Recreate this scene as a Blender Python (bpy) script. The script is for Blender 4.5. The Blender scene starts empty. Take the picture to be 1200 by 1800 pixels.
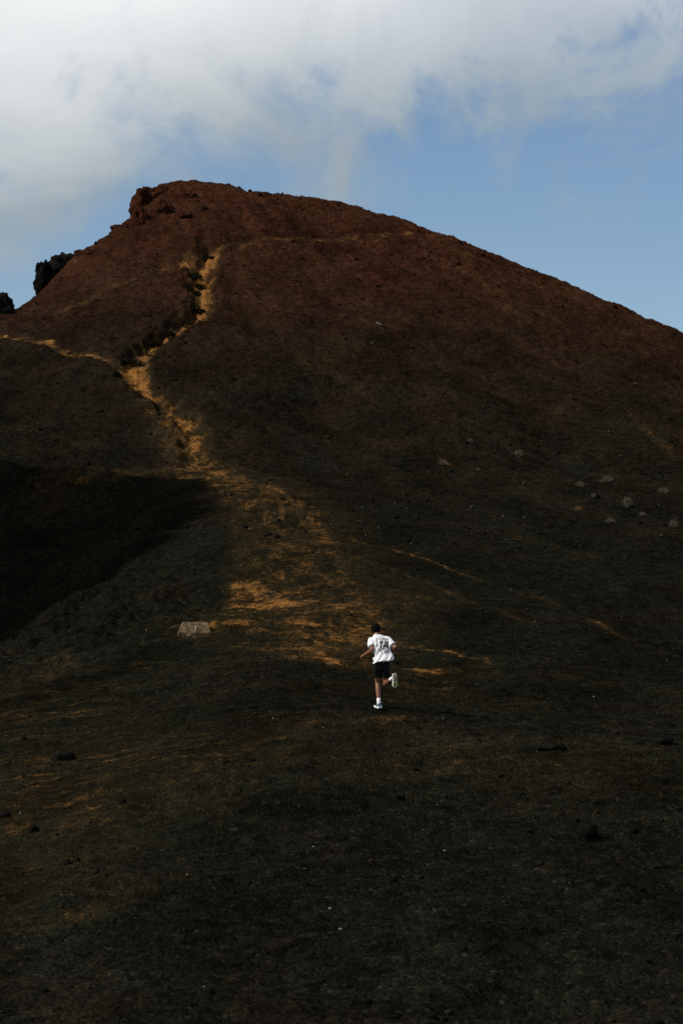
import bpy, bmesh, math, random
import numpy as np
from mathutils import Vector, Matrix

# ------------------------------------------------------------------ camera, sky, sun, exposure
scene = bpy.context.scene
COL = scene.collection
rng = np.random.default_rng(7)
random.seed(7)
F_PX, Y_H = 5000.0, 1070.0          # focal length and eye level, in pixels of the 1200 x 1800 photograph

cam_d = bpy.data.cameras.new('camera')
cam = bpy.data.objects.new('camera', cam_d)
COL.objects.link(cam)
cam.location = (0, 0, 0)
cam.rotation_euler = (math.radians(90), 0, 0)
cam_d.sensor_fit = 'VERTICAL'
cam_d.sensor_height = 36.0
cam_d.sensor_width = 24.0
cam_d.lens = 100.0
cam_d.shift_y = (Y_H - 900.0) / 1800.0
cam_d.clip_start = 0.5
cam_d.clip_end = 20000
cam_d.dof.use_dof = True
cam_d.dof.focus_distance = 58.0
cam_d.dof.aperture_fstop = 5.6
scene.camera = cam

SUN_EL = math.radians(42)
SUN_BACK = math.radians(18)         # how far behind the left-hand side the sun stands
SUN_DIR = Vector((-math.cos(SUN_EL) * math.cos(SUN_BACK), -math.cos(SUN_EL) * math.sin(SUN_BACK), math.sin(SUN_EL)))
sun_d = bpy.data.lights.new('sun', 'SUN')
sun_d.energy = 3.6
sun_d.angle = math.radians(0.9)
sun_d.color = (1.0, 0.93, 0.82)
sun = bpy.data.objects.new('sun', sun_d)
COL.objects.link(sun)
sun.rotation_euler = SUN_DIR.to_track_quat('Z', 'Y').to_euler()

scene.view_settings.view_transform = 'Standard'
scene.view_settings.look = 'None'
scene.view_settings.gamma = 1.0
scene.view_settings.exposure = 0.0
scene.view_settings.use_curve_mapping = False
scene.cycles.use_denoising = False


class NT:
    """small helper around a node tree"""
    def __init__(self, tree):
        self.t = tree; self.n = tree.nodes; self.l = tree.links
    def node(self, kind, **kw):
        n = self.n.new(kind)
        for k, v in kw.items():
            setattr(n, k, v)
        return n
    def link(self, a, b):
        self.l.new(a, b)
    def put(self, sock, v):
        if isinstance(v, bpy.types.NodeSocket):
            self.l.new(v, sock)
        else:
            sock.default_value = v
    def math(self, op, a, b=0.0, c=None, clamp=False):
        n = self.node('ShaderNodeMath', operation=op, use_clamp=clamp)
        self.put(n.inputs[0], a); self.put(n.inputs[1], b)
        if c is not None:
            self.put(n.inputs[2], c)
        return n.outputs[0]
    def maprange(self, v, a, b, c=0.0, d=1.0, smooth=False):
        n = self.node('ShaderNodeMapRange', interpolation_type='SMOOTHSTEP' if smooth else 'LINEAR')
        self.put(n.inputs['Value'], v)
        self.put(n.inputs['From Min'], a); self.put(n.inputs['From Max'], b)
        self.put(n.inputs['To Min'], c); self.put(n.inputs['To Max'], d)
        return n.outputs[0]
    def noise(self, vec, scale, detail=4, rough=0.5, dist=0.0, lac=2.0):
        n = self.node('ShaderNodeTexNoise')
        if vec is not None:
            self.l.new(vec, n.inputs['Vector'])
        n.inputs['Scale'].default_value = scale; n.inputs['Detail'].default_value = detail
        n.inputs['Roughness'].default_value = rough; n.inputs['Distortion'].default_value = dist
        n.inputs['Lacunarity'].default_value = lac
        return n.outputs['Fac']
    def vmul(self, vec, s):
        n = self.node('ShaderNodeVectorMath', operation='MULTIPLY')
        self.l.new(vec, n.inputs[0]); n.inputs[1].default_value = s
        return n.outputs[0]
    def mix(self, f, a, b):
        n = self.node('ShaderNodeMix', data_type='RGBA')
        self.put(n.inputs[0], f)
        for s, v in ((n.inputs[6], a), (n.inputs[7], b)):
            if isinstance(v, (tuple, list)):
                v = tuple(v) + (1.0,) if len(v) == 3 else v
            self.put(s, v)
        return n.outputs[2]


SKY_SEED = 31.1


def build_world():
    w = bpy.data.worlds.new('World')
    scene.world = w
    w.use_nodes = True
    nt = NT(w.node_tree)
    nt.n.clear()
    out = nt.node('ShaderNodeOutputWorld')
    sky = nt.node('ShaderNodeTexSky', sky_type='NISHITA')
    sky.sun_disc = False
    sky.sun_elevation = SUN_EL
    sky.sun_rotation = math.atan2(SUN_DIR.x, SUN_DIR.y)
    sky.altitude = 1000
    sky.air_density = 1.0; sky.dust_density = 0.0; sky.ozone_density = 3.4
    bg = nt.node('ShaderNodeBackground'); bg.inputs[1].default_value = 0.09
    nt.link(sky.outputs[0], bg.inputs[0])
    tc = nt.node('ShaderNodeTexCoord')
    d = tc.outputs['Generated']
    sep = nt.node('ShaderNodeSeparateXYZ'); nt.link(d, sep.inputs[0])
    az = nt.math('ARCTAN2', sep.outputs[0], sep.outputs[1])
    el = nt.math('ARCSINE', sep.outputs[2])
    # the cloud bank: its lower edge sinks towards the left
    edge = nt.maprange(az, -0.125, -0.030, 0.123, 0.145, True)
    edge2 = nt.math('ADD', edge, nt.maprange(az, -0.03, 0.12, 0.0, 0.016))
    above = nt.math('SUBTRACT', el, edge2)
    off = nt.node('ShaderNodeVectorMath', operation='ADD'); nt.link(d, off.inputs[0]); off.inputs[1].default_value = (SKY_SEED, 0.0, 0.0)
    dd = off.outputs[0]
    n1 = nt.noise(dd, 14.0, 11, 0.58, 0.55)
    n2 = nt.noise(dd, 55.0, 7, 0.62, 0.5)
    nn = nt.math('ADD', nt.math('SUBTRACT', n1, 0.5), nt.math('MULTIPLY', nt.math('SUBTRACT', n2, 0.5), 0.30))
    wide = nt.maprange(az, -0.05, 0.09, 1.0, 0.0, True)          # the bank is solid on the left, thin and torn on the right
    amp = nt.maprange(wide, 0.0, 1.0, 3.3, 1.5)
    bias = nt.math('MINIMUM', nt.math('MULTIPLY', above, 8.0), nt.maprange(wide, 0.0, 1.0, 0.20, 0.95))
    # broken cloud, not an overcast lid, higher up
    hi = nt.maprange(el, 0.35, 0.9, 0.0, 0.55, True)
    dens = nt.math('SUBTRACT', nt.math('ADD', bias, nt.math('MULTIPLY', nn, amp)), hi)
    cover = nt.maprange(dens, -0.12, 0.42, 0.0, 1.0, True)
    cover = nt.math('MULTIPLY', cover, nt.maprange(wide, 0.0, 1.0, 0.72, 0.98))
    # small wisps low on the right
    wisp = nt.noise(nt.vmul(dd, (1.0, 1.0, 1.3)), 22.0, 8, 0.6, 0.5)
    w2 = nt.math('MULTIPLY', nt.maprange(wisp, 0.56, 0.74, 0.0, 0.34, True), nt.maprange(az, 0.03, 0.09, 0.0, 1.0, True))
    cover = nt.math('MAXIMUM', cover, w2)
    # brightness inside the bank: grey underside, white body
    n3 = nt.noise(dd, 8.0, 9, 0.6, 0.6)
    br = nt.math('ADD', nt.maprange(above, 0.0, 0.095, 0.0, 0.95, True), nt.math('MULTIPLY', nt.math('SUBTRACT', n3, 0.5), 1.0), clamp=True)
    ccol = nt.mix(br, (0.34, 0.40, 0.435), (0.93, 0.95, 0.95))
    cb = nt.node('ShaderNodeBackground'); cb.inputs[1].default_value = 1.0
    nt.link(ccol, cb.inputs[0])
    ms = nt.node('ShaderNodeMixShader')
    nt.link(cover, ms.inputs[0]); nt.link(bg.outputs[0], ms.inputs[1]); nt.link(cb.outputs[0], ms.inputs[2])
    nt.link(ms.outputs[0], out.inputs[0])


build_world()

# ------------------------------------------------------------------ numpy noise
_perm = np.random.default_rng(11).permutation(4096).astype(np.int64)
_grad = np.random.default_rng(12).normal(size=(4096, 3))
_grad /= np.linalg.norm(_grad, axis=1)[:, None]


def perlin(x, y, z=None):
    """gradient noise, about -0.6 .. 0.6"""
    x = np.asarray(x, float); y = np.asarray(y, float)
    xi = np.floor(x).astype(np.int64); yi = np.floor(y).astype(np.int64)
    fx = x - xi; fy = y - yi
    ux = fx * fx * fx * (fx * (fx * 6 - 15) + 10); uy = fy * fy * fy * (fy * (fy * 6 - 15) + 10)
    if z is None:
        r = []
        for dy in (0, 1):
            for dx in (0, 1):
                h = _perm[(_perm[(xi + dx) & 4095] + yi + dy) & 4095]
                g = _grad[h]
                r.append(g[..., 0] * (fx - dx) + g[..., 1] * (fy - dy))
        a = r[0] + ux * (r[1] - r[0]); b = r[2] + ux * (r[3] - r[2])
        return a + uy * (b - a)
    z = np.asarray(z, float)
    zi = np.floor(z).astype(np.int64); fz = z - zi
    uz = fz * fz * fz * (fz * (fz * 6 - 15) + 10)
    o = []
    for dz in (0, 1):
        r = []
        for dy in (0, 1):
            for dx in (0, 1):
                h = _perm[(_perm[(_perm[(xi + dx) & 4095] + yi + dy) & 4095] + zi + dz) & 4095]
                g = _grad[h]
                r.append(g[..., 0] * (fx - dx) + g[..., 1] * (fy - dy) + g[..., 2] * (fz - dz))
        a = r[0] + ux * (r[1] - r[0]); b = r[2] + ux * (r[3] - r[2])
        o.append(a + uy * (b - a))
    return o[0] + uz * (o[1] - o[0])


def fbm(x, y, octaves, gain=0.5, seed=0.0):
    s = 0; a = 1.0
    for i in range(octaves):
        s = s + a * perlin(x + seed + 13.7 * i, y - seed + 7.3 * i)
        x = x * 2.03; y = y * 2.03; a *= gain
    return s


def sstep(v, a, b):
    t = np.clip((v - a) / (b - a), 0, 1)
    return t * t * (3 - 2 * t)


# ------------------------------------------------------------------ terrain shape
def unproject(px, py, depth):
    return ((px - 600) / F_PX * depth, depth, (Y_H - py) / F_PX * depth)


SURVEY = [  # photo x, photo y, distance in metres
    # near slope up to the crest where the runner is
    (-250, 1900, 31), (200, 1900, 31), (600, 1900, 31.2), (1000, 1900, 31.3), (1450, 1900, 31.5),
    (-250, 1700, 37.3), (100, 1700, 36.9), (600, 1700, 36.5), (1200, 1700, 36.7), (1450, 1700, 37),
    (-200, 1550, 44), (0, 1550, 43), (300, 1550, 42), (600, 1550, 41.5), (900, 1550, 41.6), (1200, 1550, 42), (1450, 1550, 42.5),
    (-200, 1420, 52), (0, 1420, 50.2), (250, 1420, 48), (600, 1420, 47), (900, 1420, 47), (1200, 1420, 47.6), (1450, 1420, 48.5),
    (-200, 1330, 60), (0, 1320, 58), (250, 1320, 54), (600, 1320, 52), (900, 1320, 52), (1200, 1325, 53), (1450, 1335, 54),
    (0, 1250, 64.5), (200, 1250, 61), (400, 1250, 58.5), (664, 1245, 57), (900, 1258, 57.5), (1150, 1288, 57.5), (1400, 1310, 58),
    (690, 1238, 60.5), (700, 1215, 64.5), (900, 1245, 62), (900, 1200, 67), (1200, 1262, 63.5), (1200, 1180, 71.5), (1450, 1230, 66),
    (400, 1180, 67), (200, 1190, 69), (0, 1190, 72.5),
    # ridge behind him
    (700, 1150, 72), (650, 1080, 81), (600, 1000, 91), (540, 930, 101), (480, 882, 110), (420, 852, 116), (345, 826, 121),
    (340, 1110, 76.5), (400, 1100, 78), (400, 1000, 91), (390, 920, 103), (360, 862, 113),
    (250, 1100, 80), (120, 1120, 83), (300, 1000, 93.5), (230, 962, 99.5), (100, 1060, 91.5), (0, 1120, 87),
    # far wall of the hollow
    (0, 1060, 107.5), (0, 980, 111), (0, 900, 115), (0, 840, 119), (120, 930, 112.5), (120, 850, 118), (225, 900, 111.5), (225, 842, 118),
    (-200, 1060, 108), (-200, 900, 115), (-200, 800, 124),
    # right flank
    (900, 1100, 79), (900, 1000, 95), (900, 900, 113), (750, 960, 99.5), (750, 1080, 81), (750, 860, 117),
    (1200, 1100, 82.5), (1200, 1000, 98.5), (1200, 930, 109.5), (1450, 1120, 82), (1450, 1000, 99),
    # cone
    (0, 780, 126), (0, 700, 136), (0, 600, 150), (-200, 680, 138), (-200, 600, 150),
    (200, 640, 142), (230, 657, 140), (345, 760, 128.5), (340, 460, 163), (350, 545, 152),
    (600, 840, 119.5), (600, 700, 138), (600, 550, 156.5), (600, 430, 172),
    (900, 800, 128), (900, 650, 147), (900, 530, 164.5), (1200, 800, 129), (1200, 680, 149), (1450, 800, 131),
    (0, 557, 158), (32, 540, 161), (100, 482, 167), (175, 433, 172.5), (265, 345, 179), (300, 340, 181), (350, 343, 181), (395, 346, 181), (440, 343, 181), (500, 345, 182), (560, 352, 183),
    (720, 393, 182), (880, 460, 178.5), (1040, 532, 173), (1200, 590, 167.5), (1450, 685, 158), (-200, 590, 155),
]
POINTS = [unproject(*s) for s in SURVEY] + [
    # hidden floor of the hollow, the back of the cone, the sides and the ground by the camera
    (-13.5, 99, -3.0), (-16, 93, -3.2), (-19, 100, -4), (-30, 95, -5),
    (-30, 208, 3), (-10, 208, 16), (5, 208, 19), (20, 205, 15), (38, 196, 7), (-45, 185, 0), (-26, 190, 8), (0, 235, 4), (30, 230, 0), (-30, 235, 0),
    (0, 265, -12), (55, 250, -18), (-55, 250, -18), (-75, 170, -2), (75, 160, -4), (-65, 120, -5), (60, 105, -5), (60, 60, -7),
    (-45, 60, -6.5), (-30, 32, -8), (30, 32, -7.5), (0, 21, -5.9), (0, 11, -4.4), (0, 0, -1.75), (-20, 0, -2.2), (20, 0, -2.4), (0, -30, 6), (-40, -20, 2), (40, -20, 2),
]
POINTS += [(-35, 176, 5), (-27, 180, 9), (-20, 184, 13), (-14, 192, 18.5), (-38, 165, 6), (-20, 167, 15.8), (-24, 160, 13.5), (-15, 180, 21), (-17.3, 176, 17.5)]
P = np.array(POINTS)


def _tps_fit(P):
    n = len(P)
    q = P[:, :2] / 50.0
    r2 = ((q[:, None] - q[None]) ** 2).sum(-1)
    K = 0.5 * r2 * np.log(r2 + 1e-12) + np.eye(n) * 2e-5
    A = np.zeros((n + 3, n + 3))
    A[:n, :n] = K; A[:n, n] = 1; A[:n, n + 1:] = q; A[n, :n] = 1; A[n + 1:, :n] = q.T
    return np.linalg.solve(A, np.r_[P[:, 2], 0, 0, 0])


_W = _tps_fit(P)


def _tps(x, y):
    qx = x / 50.0; qy = y / 50.0
    n = len(P)
    z = _W[n] + _W[n + 1] * qx + _W[n + 2] * qy
    for i in range(n):
        r2 = (qx - P[i, 0] / 50.0) ** 2 + (qy - P[i, 1] / 50.0) ** 2
        z = z + _W[i] * 0.5 * r2 * np.log(r2 + 1e-12)
    return z


def shade_crag(x, y):  # added out of view to shade the hollow
    """unseen steep rock wall added on the left, shaped to throw its shadow into the hollow"""
    wx = x + 2.2 * perlin(x * 0.11, y * 0.11) ; wy = y + 3.0 * perlin(x * 0.08 + 40, y * 0.08)
    r = (np.abs((wx + 45.8 - 0.03 * (wy - 91)) / 21.0) ** 2.5 + np.abs((wy - 95.5) / 31.0) ** 3) ** 0.4
    h = 40 * (1 - sstep(r, 0.30, 1.0)) 
    return h


def smooth_height(x, y):
    x = np.asarray(x, float); y = np.asarray(y, float)
    r = np.sqrt((x / 75.0) ** 2 + ((y - 115) / 160.0) ** 2)
    k = sstep(r, 0.85, 1.5)
    cx = np.clip(x, -120, 120); cy = np.clip(y, -130, 380)
    z = _tps(cx, cy)
    far = -38 + 10 * perlin(x / 180.0 + 3, y / 180.0 + 5) * sstep(r, 1.2, 3)
    # the ground stays under and behind the photographer
    near = np.where(y < 20, -2.5 - 0.02 * np.abs(x) - 0.03 * np.maximum(-y, 0), far)
    far = near * (1 - sstep(y, -10, 60)) + far * sstep(y, -10, 60)
    z = z * (1 - k) + far * k
    return z + shade_crag(x, y)


def on_ground(px, py, start=30.0):
    """the point of the smooth terrain that the photograph shows at (px, py)"""
    d = np.arange(start, 215, 0.1)
    x = (px - 600) / F_PX * d; zr = (Y_H - py) / F_PX * d
    zs = smooth_height(x, d)
    hit = np.nonzero(zs >= zr)[0]
    i = hit[0] if len(hit) else len(d) - 1
    return np.array([x[i], d[i], zs[i]])


def line(pts):
    return np.array([on_ground(*p)[:2] for p in pts])


def polydist(x, y, pl, ywt=1.0):
    """distance to a polyline, signed side (+ = left of travel) and the fraction along it"""
    best = np.full(x.shape, 1e9); side = np.zeros(x.shape); frac = np.zeros(x.shape)
    n = len(pl) - 1
    for i in range(n):
        a = pl[i]; b = pl[i + 1]; e = b - a; L2 = e @ e + 1e-9
        t = np.clip(((x - a[0]) * e[0] + (y - a[1]) * e[1]) / L2, 0, 1)
        dx = x - a[0] - t * e[0]; dy = y - a[1] - t * e[1]
        dd = np.sqrt(dx * dx + dy * dy)
        m = dd < best
        best = np.where(m, dd, best)
        side = np.where(m, np.sign(e[0] * dy - e[1] * dx), side)
        frac = np.where(m, (i + t) / n, frac)
    return best, side, frac


# paths up the cone, from the ridge upwards
PATH_MAIN = line([(345, 820), (342, 800), (342, 762), (325, 735), (290, 706), (255, 685), (234, 660), (240, 628), (265, 604), (300, 576), (345, 548), (362, 530), (358, 500), (356, 480), (362, 462), (368, 440)])
PATH_LEFT = line([(-60, 590), (0, 592), (60, 602), (120, 617), (165, 630), (200, 640), (236, 660)])
PATH_TOP = line([(330, 455), (368, 439), (430, 427), (520, 418), (640, 412), (770, 416)])
PATH_FAINT = line([(322, 460), (250, 490), (190, 510), (140, 535), (95, 552)])
PATH_LOW = line([(345, 818), (312, 805), (300, 780), (282, 742), (262, 700)])
RIDGE_A = line([(345, 826), (430, 850), (515, 880), (553, 910), (575, 965), (600, 1015), (640, 1062), (650, 1120)])
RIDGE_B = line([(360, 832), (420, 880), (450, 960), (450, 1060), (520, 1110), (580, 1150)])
LIP = line([(120, 1620), (200, 1540), (300, 1473), (430, 1435), (600, 1421), (780, 1432), (930, 1475), (1080, 1560), (1150, 1650)])
SHADE_EDGE = line([(392, 1085), (402, 1050), (410, 1000), (408, 950), (392, 890), (360, 850), (335, 832)])
STREAKS = [(line(p), w, s) for p, w, s in [
    ([(605, 940), (640, 952), (700, 970), (780, 1002), (830, 1018), (865, 1035)], 0.13, 0.8),
    ([(690, 1130), (730, 1140), (790, 1153), (830, 1165), (865, 1172)], 0.22, 1.0),
    ([(700, 1170), (760, 1176), (800, 1182)], 0.5, 1.0),
    ([(700, 1192), (760, 1205), (815, 1210)], 0.4, 0.6),
    ([(530, 1145), (570, 1160), (620, 1172)], 0.4, 0.9),
    ([(1035, 1094), (1055, 1105), (1085, 1118)], 0.12, 0.4),
    ([(870, 1088), (900, 1098), (950, 1113)], 0.12, 0.4),
    ([(955, 1064), (1000, 1082)], 0.12, 0.35),
    ([(880, 938), (950, 955)], 0.2, 0.5),
    ([(615, 668), (632, 685), (660, 706)], 0.35, 0.5),
    ([(1120, 738), (1140, 760), (1165, 785), (1190, 805)], 0.4, 0.45),
    ([(820, 470), (880, 520), (960, 560), (1000, 590)], 0.5, 0.22),
    ([(770, 806), (800, 822)], 0.3, 0.6),
    ([(640, 1262), (680, 1258), (720, 1258)], 0.4, 0.5),
    ([(865, 1035), (960, 1066), (1085, 1120), (1210, 1165)], 0.16, 0.38),
    ([(860, 1172), (1000, 1192), (1210, 1228)], 0.16, 0.36),
    ([(600, 900), (750, 922), (950, 957), (1210, 1012)], 0.18, 0.32),
    ([(640, 985), (760, 1030), (900, 1098)], 0.18, 0.36),
    ([(740, 1312), (800, 1300), (870, 1296)], 0.5, 0.4),
    ([(740, 1360), (790, 1350), (850, 1345)], 0.4, 0.5),
    ([(270, 1118), (340, 1112), (400, 1112), (440, 1118)], 0.9, 0.55),
    ([(560, 1270), (480, 1300), (400, 1335), (300, 1400)], 0.5, 0.3),
    ([(330, 1560), (200, 1610), (60, 1660)], 0.35, 0.3),
]]
PATCHES = [(on_ground(px, py), rx, ry, s) for px, py, rx, ry, s in [
    (445, 1066, 1.1, 3.2, 1.0), (510, 1064, 0.8, 2.6, 1.0), (430, 1035, 0.8, 1.6, 0.8), (600, 1078, 0.8, 2.0, 0.6),
    (352, 1116, 0.9, 1.5, 0.8), (580, 1130, 0.7, 1.5, 0.7), (378, 856, 0.35, 1.0, 1.0), (330, 460, 0.8, 1.4, 0.7), (357, 505, 0.6, 3.5, 0.6),
    (345, 486, 0.5, 3.0, 0.4), (235, 655, 1.0, 2.5, 0.6), (320, 750, 1.4, 4.0, 0.30), (340, 795, 0.8, 3.0, 0.35),
    (60, 1380, 4.5, 8.0, 0.13), (40, 1520, 4.0, 6.0, 0.16), (430, 1390, 3.0, 4.5, 0.16), (720, 1310, 3.6, 4.0, 0.15), (700, 1230, 3.5, 4.0, 0.18),
    (1000, 1340, 4.0, 5.0, 0.10), (1090, 1700, 1.6, 3.0, 0.10), (700, 1740, 2.2, 2.5, 0.08), (580, 635, 2.0, 4.0, 0.22), (740, 1060, 1.6, 3.5, 0.25),
    (190, 836, 3.0, 2.0, 0.5), (90, 870, 2.0, 3.0, 0.35), (250, 960, 2.5, 4.0, 0.2), (90, 1180, 1.0, 2.0, 0.35),
]]


def masks(x, y):
    """dust (pale golden tephra laid bare by feet and rain, with sun and shade put into it along the ridge) and red (oxidised scoria) over the ground"""
    dust = np.zeros(x.shape)
    wob = 0.5 * perlin(x * 0.9, y * 0.55) + 0.3 * perlin(x * 2.7, y * 1.7)
    k = 1.0 - 0.45 * sstep(y, 100, 140)
    fine = 0.45 + 0.9 * perlin(x * 4.5 * k + 9, y * 2.2 * k) + 0.5 * perlin(x * 11 * k, y * 6 * k) + 0.9 * perlin(x * 1.3 + 5, y * 0.7)
    fine = np.clip(fine, 0, 1.3)

    def add(d, w0, w1, s):
        nonlocal dust
        m = (1 - sstep(d, w0, w1)) * s
        dust = 1 - (1 - dust) * (1 - np.clip(m * (0.22 + 0.95 * fine), 0, 1))
    d, side, fr = polydist(x + 0.5 * wob, y + 1.2 * wob, PATH_MAIN)
    width = 0.26 + 0.50 * np.exp(-((fr - 0.42) / 0.07) ** 2) + 0.30 * sstep(fr, 0.68, 0.8)
    add(d, width * 0.1, width * 1.3, 1.0)
    add(d, 0.25, 1.1, 0.34)
    add(d, 0.4, 3.0, 0.09)
    for pl, w, s in ((PATH_LEFT, 0.5, 0.75), (PATH_TOP, 0.28, 0.47), (PATH_FAINT, 0.42, 0.42), (PATH_LOW, 0.9, 0.35)):
        d, _, _ = polydist(x + 0.3 * wob, y + 0.6 * wob, pl)
        add(d, w * 0.2, w * 1.3, s)
    d, _, fr = polydist(x + 0.9 * wob, y + 2.5 * wob, RIDGE_A)
    add(d, 0.0, 0.7, 0.34)
    add(d, 0.4, 3.4, 0.30)
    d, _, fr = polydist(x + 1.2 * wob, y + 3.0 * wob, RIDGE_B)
    add(d, 0.6, 3.2, 0.40)  # both ridge bands: trodden dust, with a sun patch put into the colour
    for pl, w, s in STREAKS:
        lo = pl.min(0) - 4; hi = pl.max(0) + 4
        m = (x > lo[0]) & (x < hi[0]) & (y > lo[1]) & (y < hi[1])
        if not m.any():
            continue
        d = np.full(x.shape, 99.0)
        dm, _, fr = polydist(x[m] + 0.35 * wob[m], y[m] + 0.9 * wob[m], pl)
        d[m] = dm + w * 0.9 * (np.abs(fr - 0.5) * 2) ** 3
        add(d, w * 0.05, w * 1.3, s * 0.8)
        add(d, w, w * 5, s * 0.16)
    for c, rx, ry, s in PATCHES:
        d = np.sqrt(((x - c[0] + 0.7 * rx * wob) / rx) ** 2 + ((y - c[1] + 1.2 * ry * wob) / ry) ** 2)
        add(d, 0.15, 1.25, s)
    # shadow edge left of the trodden band, put into the colour by cutting dust
    d, side, _ = polydist(x + 0.35 * wob, y + 0.8 * wob, SHADE_EDGE)
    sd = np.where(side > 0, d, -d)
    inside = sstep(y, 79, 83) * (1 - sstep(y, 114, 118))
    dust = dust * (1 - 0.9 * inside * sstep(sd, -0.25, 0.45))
    # faint diagonal slide tracks on the cone's right face
    c, s_ = math.cos(-0.62), math.sin(-0.62)
    u = x * c + y * s_; v = -x * s_ + y * c
    tr = np.clip(1 - 5.5 * np.abs(perlin(u / 26.0 + 2, v / 3.4)), 0, 1) * np.clip(perlin(u / 5.0, v / 2.0 + 8) + 0.25, 0, 1)
    dust = dust + 0.28 * tr * sstep(y, 112, 130) * sstep(x, -12, -4) * (1 - dust)
    return np.clip(dust, 0, 1)


def detail(x, y, fade=True):
    """relief of the loose ground on top of the smooth shape"""
    z = 0.55 * fbm(x / 9.0, y / 12.0, 2, 0.5, 3.0) * sstep(y, 20, 40) * (1 - 0.75 * sstep(y, 160, 174))
    cone = sstep(y, 116, 132)
    z = z + 0.16 * fbm(x / 2.3, y / 3.1, 3, 0.55, 21.0) * (0.6 + 0.7 * cone)
    rough = np.clip(0.35 + 1.2 * perlin(x / 5.0 + 50, y / 7.0), 0.1, 1.2)
    # rough, lumpy left flank between the near slope and the hollow
    fl = np.exp(-((x + 8) / 4.5) ** 2 - ((y - 84) / 12.0) ** 2) + 0.8 * np.exp(-((x + 12) / 4.0) ** 2 - ((y - 117) / 5.0) ** 2)
    z = z + fl * (0.85 * fbm(x / 1.9, y / 2.6, 4, 0.6, 61.0))
    b = fbm(x / 0.62, y / 0.72, 3, 0.6, 5.0)
    z = z + (0.050 + 0.045 * rough + 0.075 * cone) * b
    g = perlin(x / 0.17 + 31, y / 0.17) + 0.7 * perlin(x / 0.085, y / 0.085 + 17)
    z = z + (0.018 + 0.014 * rough + 0.02 * cone) * g
    # shallow rills running down the near slope, towards the lower left
    c, s = math.cos(0.5), math.sin(0.5)
    u = x * c + y * s; v = -x * s + y * c
    rill = fbm(u / 4.0, v / 1.1, 3, 0.5, 77.0)
    z = z + 0.15 * rill * (1 - sstep(y, 62, 78))
    th = np.arctan2(x + 10.0, 186.0 - y); rr = np.hypot(x + 10.0, 186.0 - y)
    z = z + 0.30 * fbm(th * 11.0, rr / 16.0, 3, 0.55, 41.0) * sstep(rr, 5, 30) * cone
    d, side, _ = polydist(x + 0.3 * perlin(x, y), y, LIP)
    z = z + 0.16 * np.exp(-(d / 0.9) ** 2) * (y < 60)
    # worn paths, cut in with a steep bank on their left
    for pl, w, dep in ((PATH_MAIN, 0.75, 0.45), (PATH_LEFT, 0.6, 0.16), (PATH_TOP, 0.6, 0.14)):
        wob = 0.35 * perlin(x * 0.8, y * 0.8) + 0.2 * perlin(x * 2.1, y * 2.1)
        d, side, fr = polydist(x + wob, y + wob, pl)
        z = z - dep * (1 - sstep(d, w * 0.45, w * 1.1)) * (0.75 + 0.5 * perlin(x * 0.9 + 4, y * 0.9))
        if pl is PATH_MAIN:
            z = z + 0.22 * np.exp(-(d / 1.6) ** 2) * (perlin(x * 2.2 + 3, y * 1.7) + 0.6 * perlin(x * 4.6, y * 3.6))
            # the upper part is a ragged gully with an undercut left side
            up = sstep(fr, 0.44, 0.50)
            dl = d * side
            bank = sstep(dl, 0.45, 0.8) * (1 - sstep(dl, 0.9, 2.2))
            z = z + up * bank * (0.03 + 0.55 * np.clip(perlin(x * 1.7, y * 1.3) + 0.1, 0, 1))
            z = z - up * (1 - sstep(np.abs(dl - 0.45), 0.15, 0.5)) * (0.05 + 0.9 * np.clip(perlin(x * 2.0 + 9, y * 1.6), 0, 1))
    z = z + 0.14 * fbm(x / 1.3, y / 1.6, 3, 0.55, 15.0) * sstep(y, 162, 172)
    # ledges of the rocky summit
    crest = np.exp(-((x + 12.3) / 2.6) ** 2 - ((y - 178) / 7.0) ** 2)
    z = z + crest * 0.4 * fbm(x / 1.3, y / 1.3, 3, 0.6, 8.0)
    cr = sstep(shade_crag(x, y), 2, 10)
    z = z + cr * 3.2 * fbm(x / 4.0, y / 5.0, 4, 0.5, 90.0)
    return z


def axis(breaks):
    """a graded axis: list of (start, step) plus an end"""
    out = []
    for (a, st), (b, _) in zip(breaks[:-1], breaks[1:]):
        out.extend(np.arange(a, b - 1e-6, st))
    out.append(breaks[-1][0])
    return np.array(out)


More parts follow.
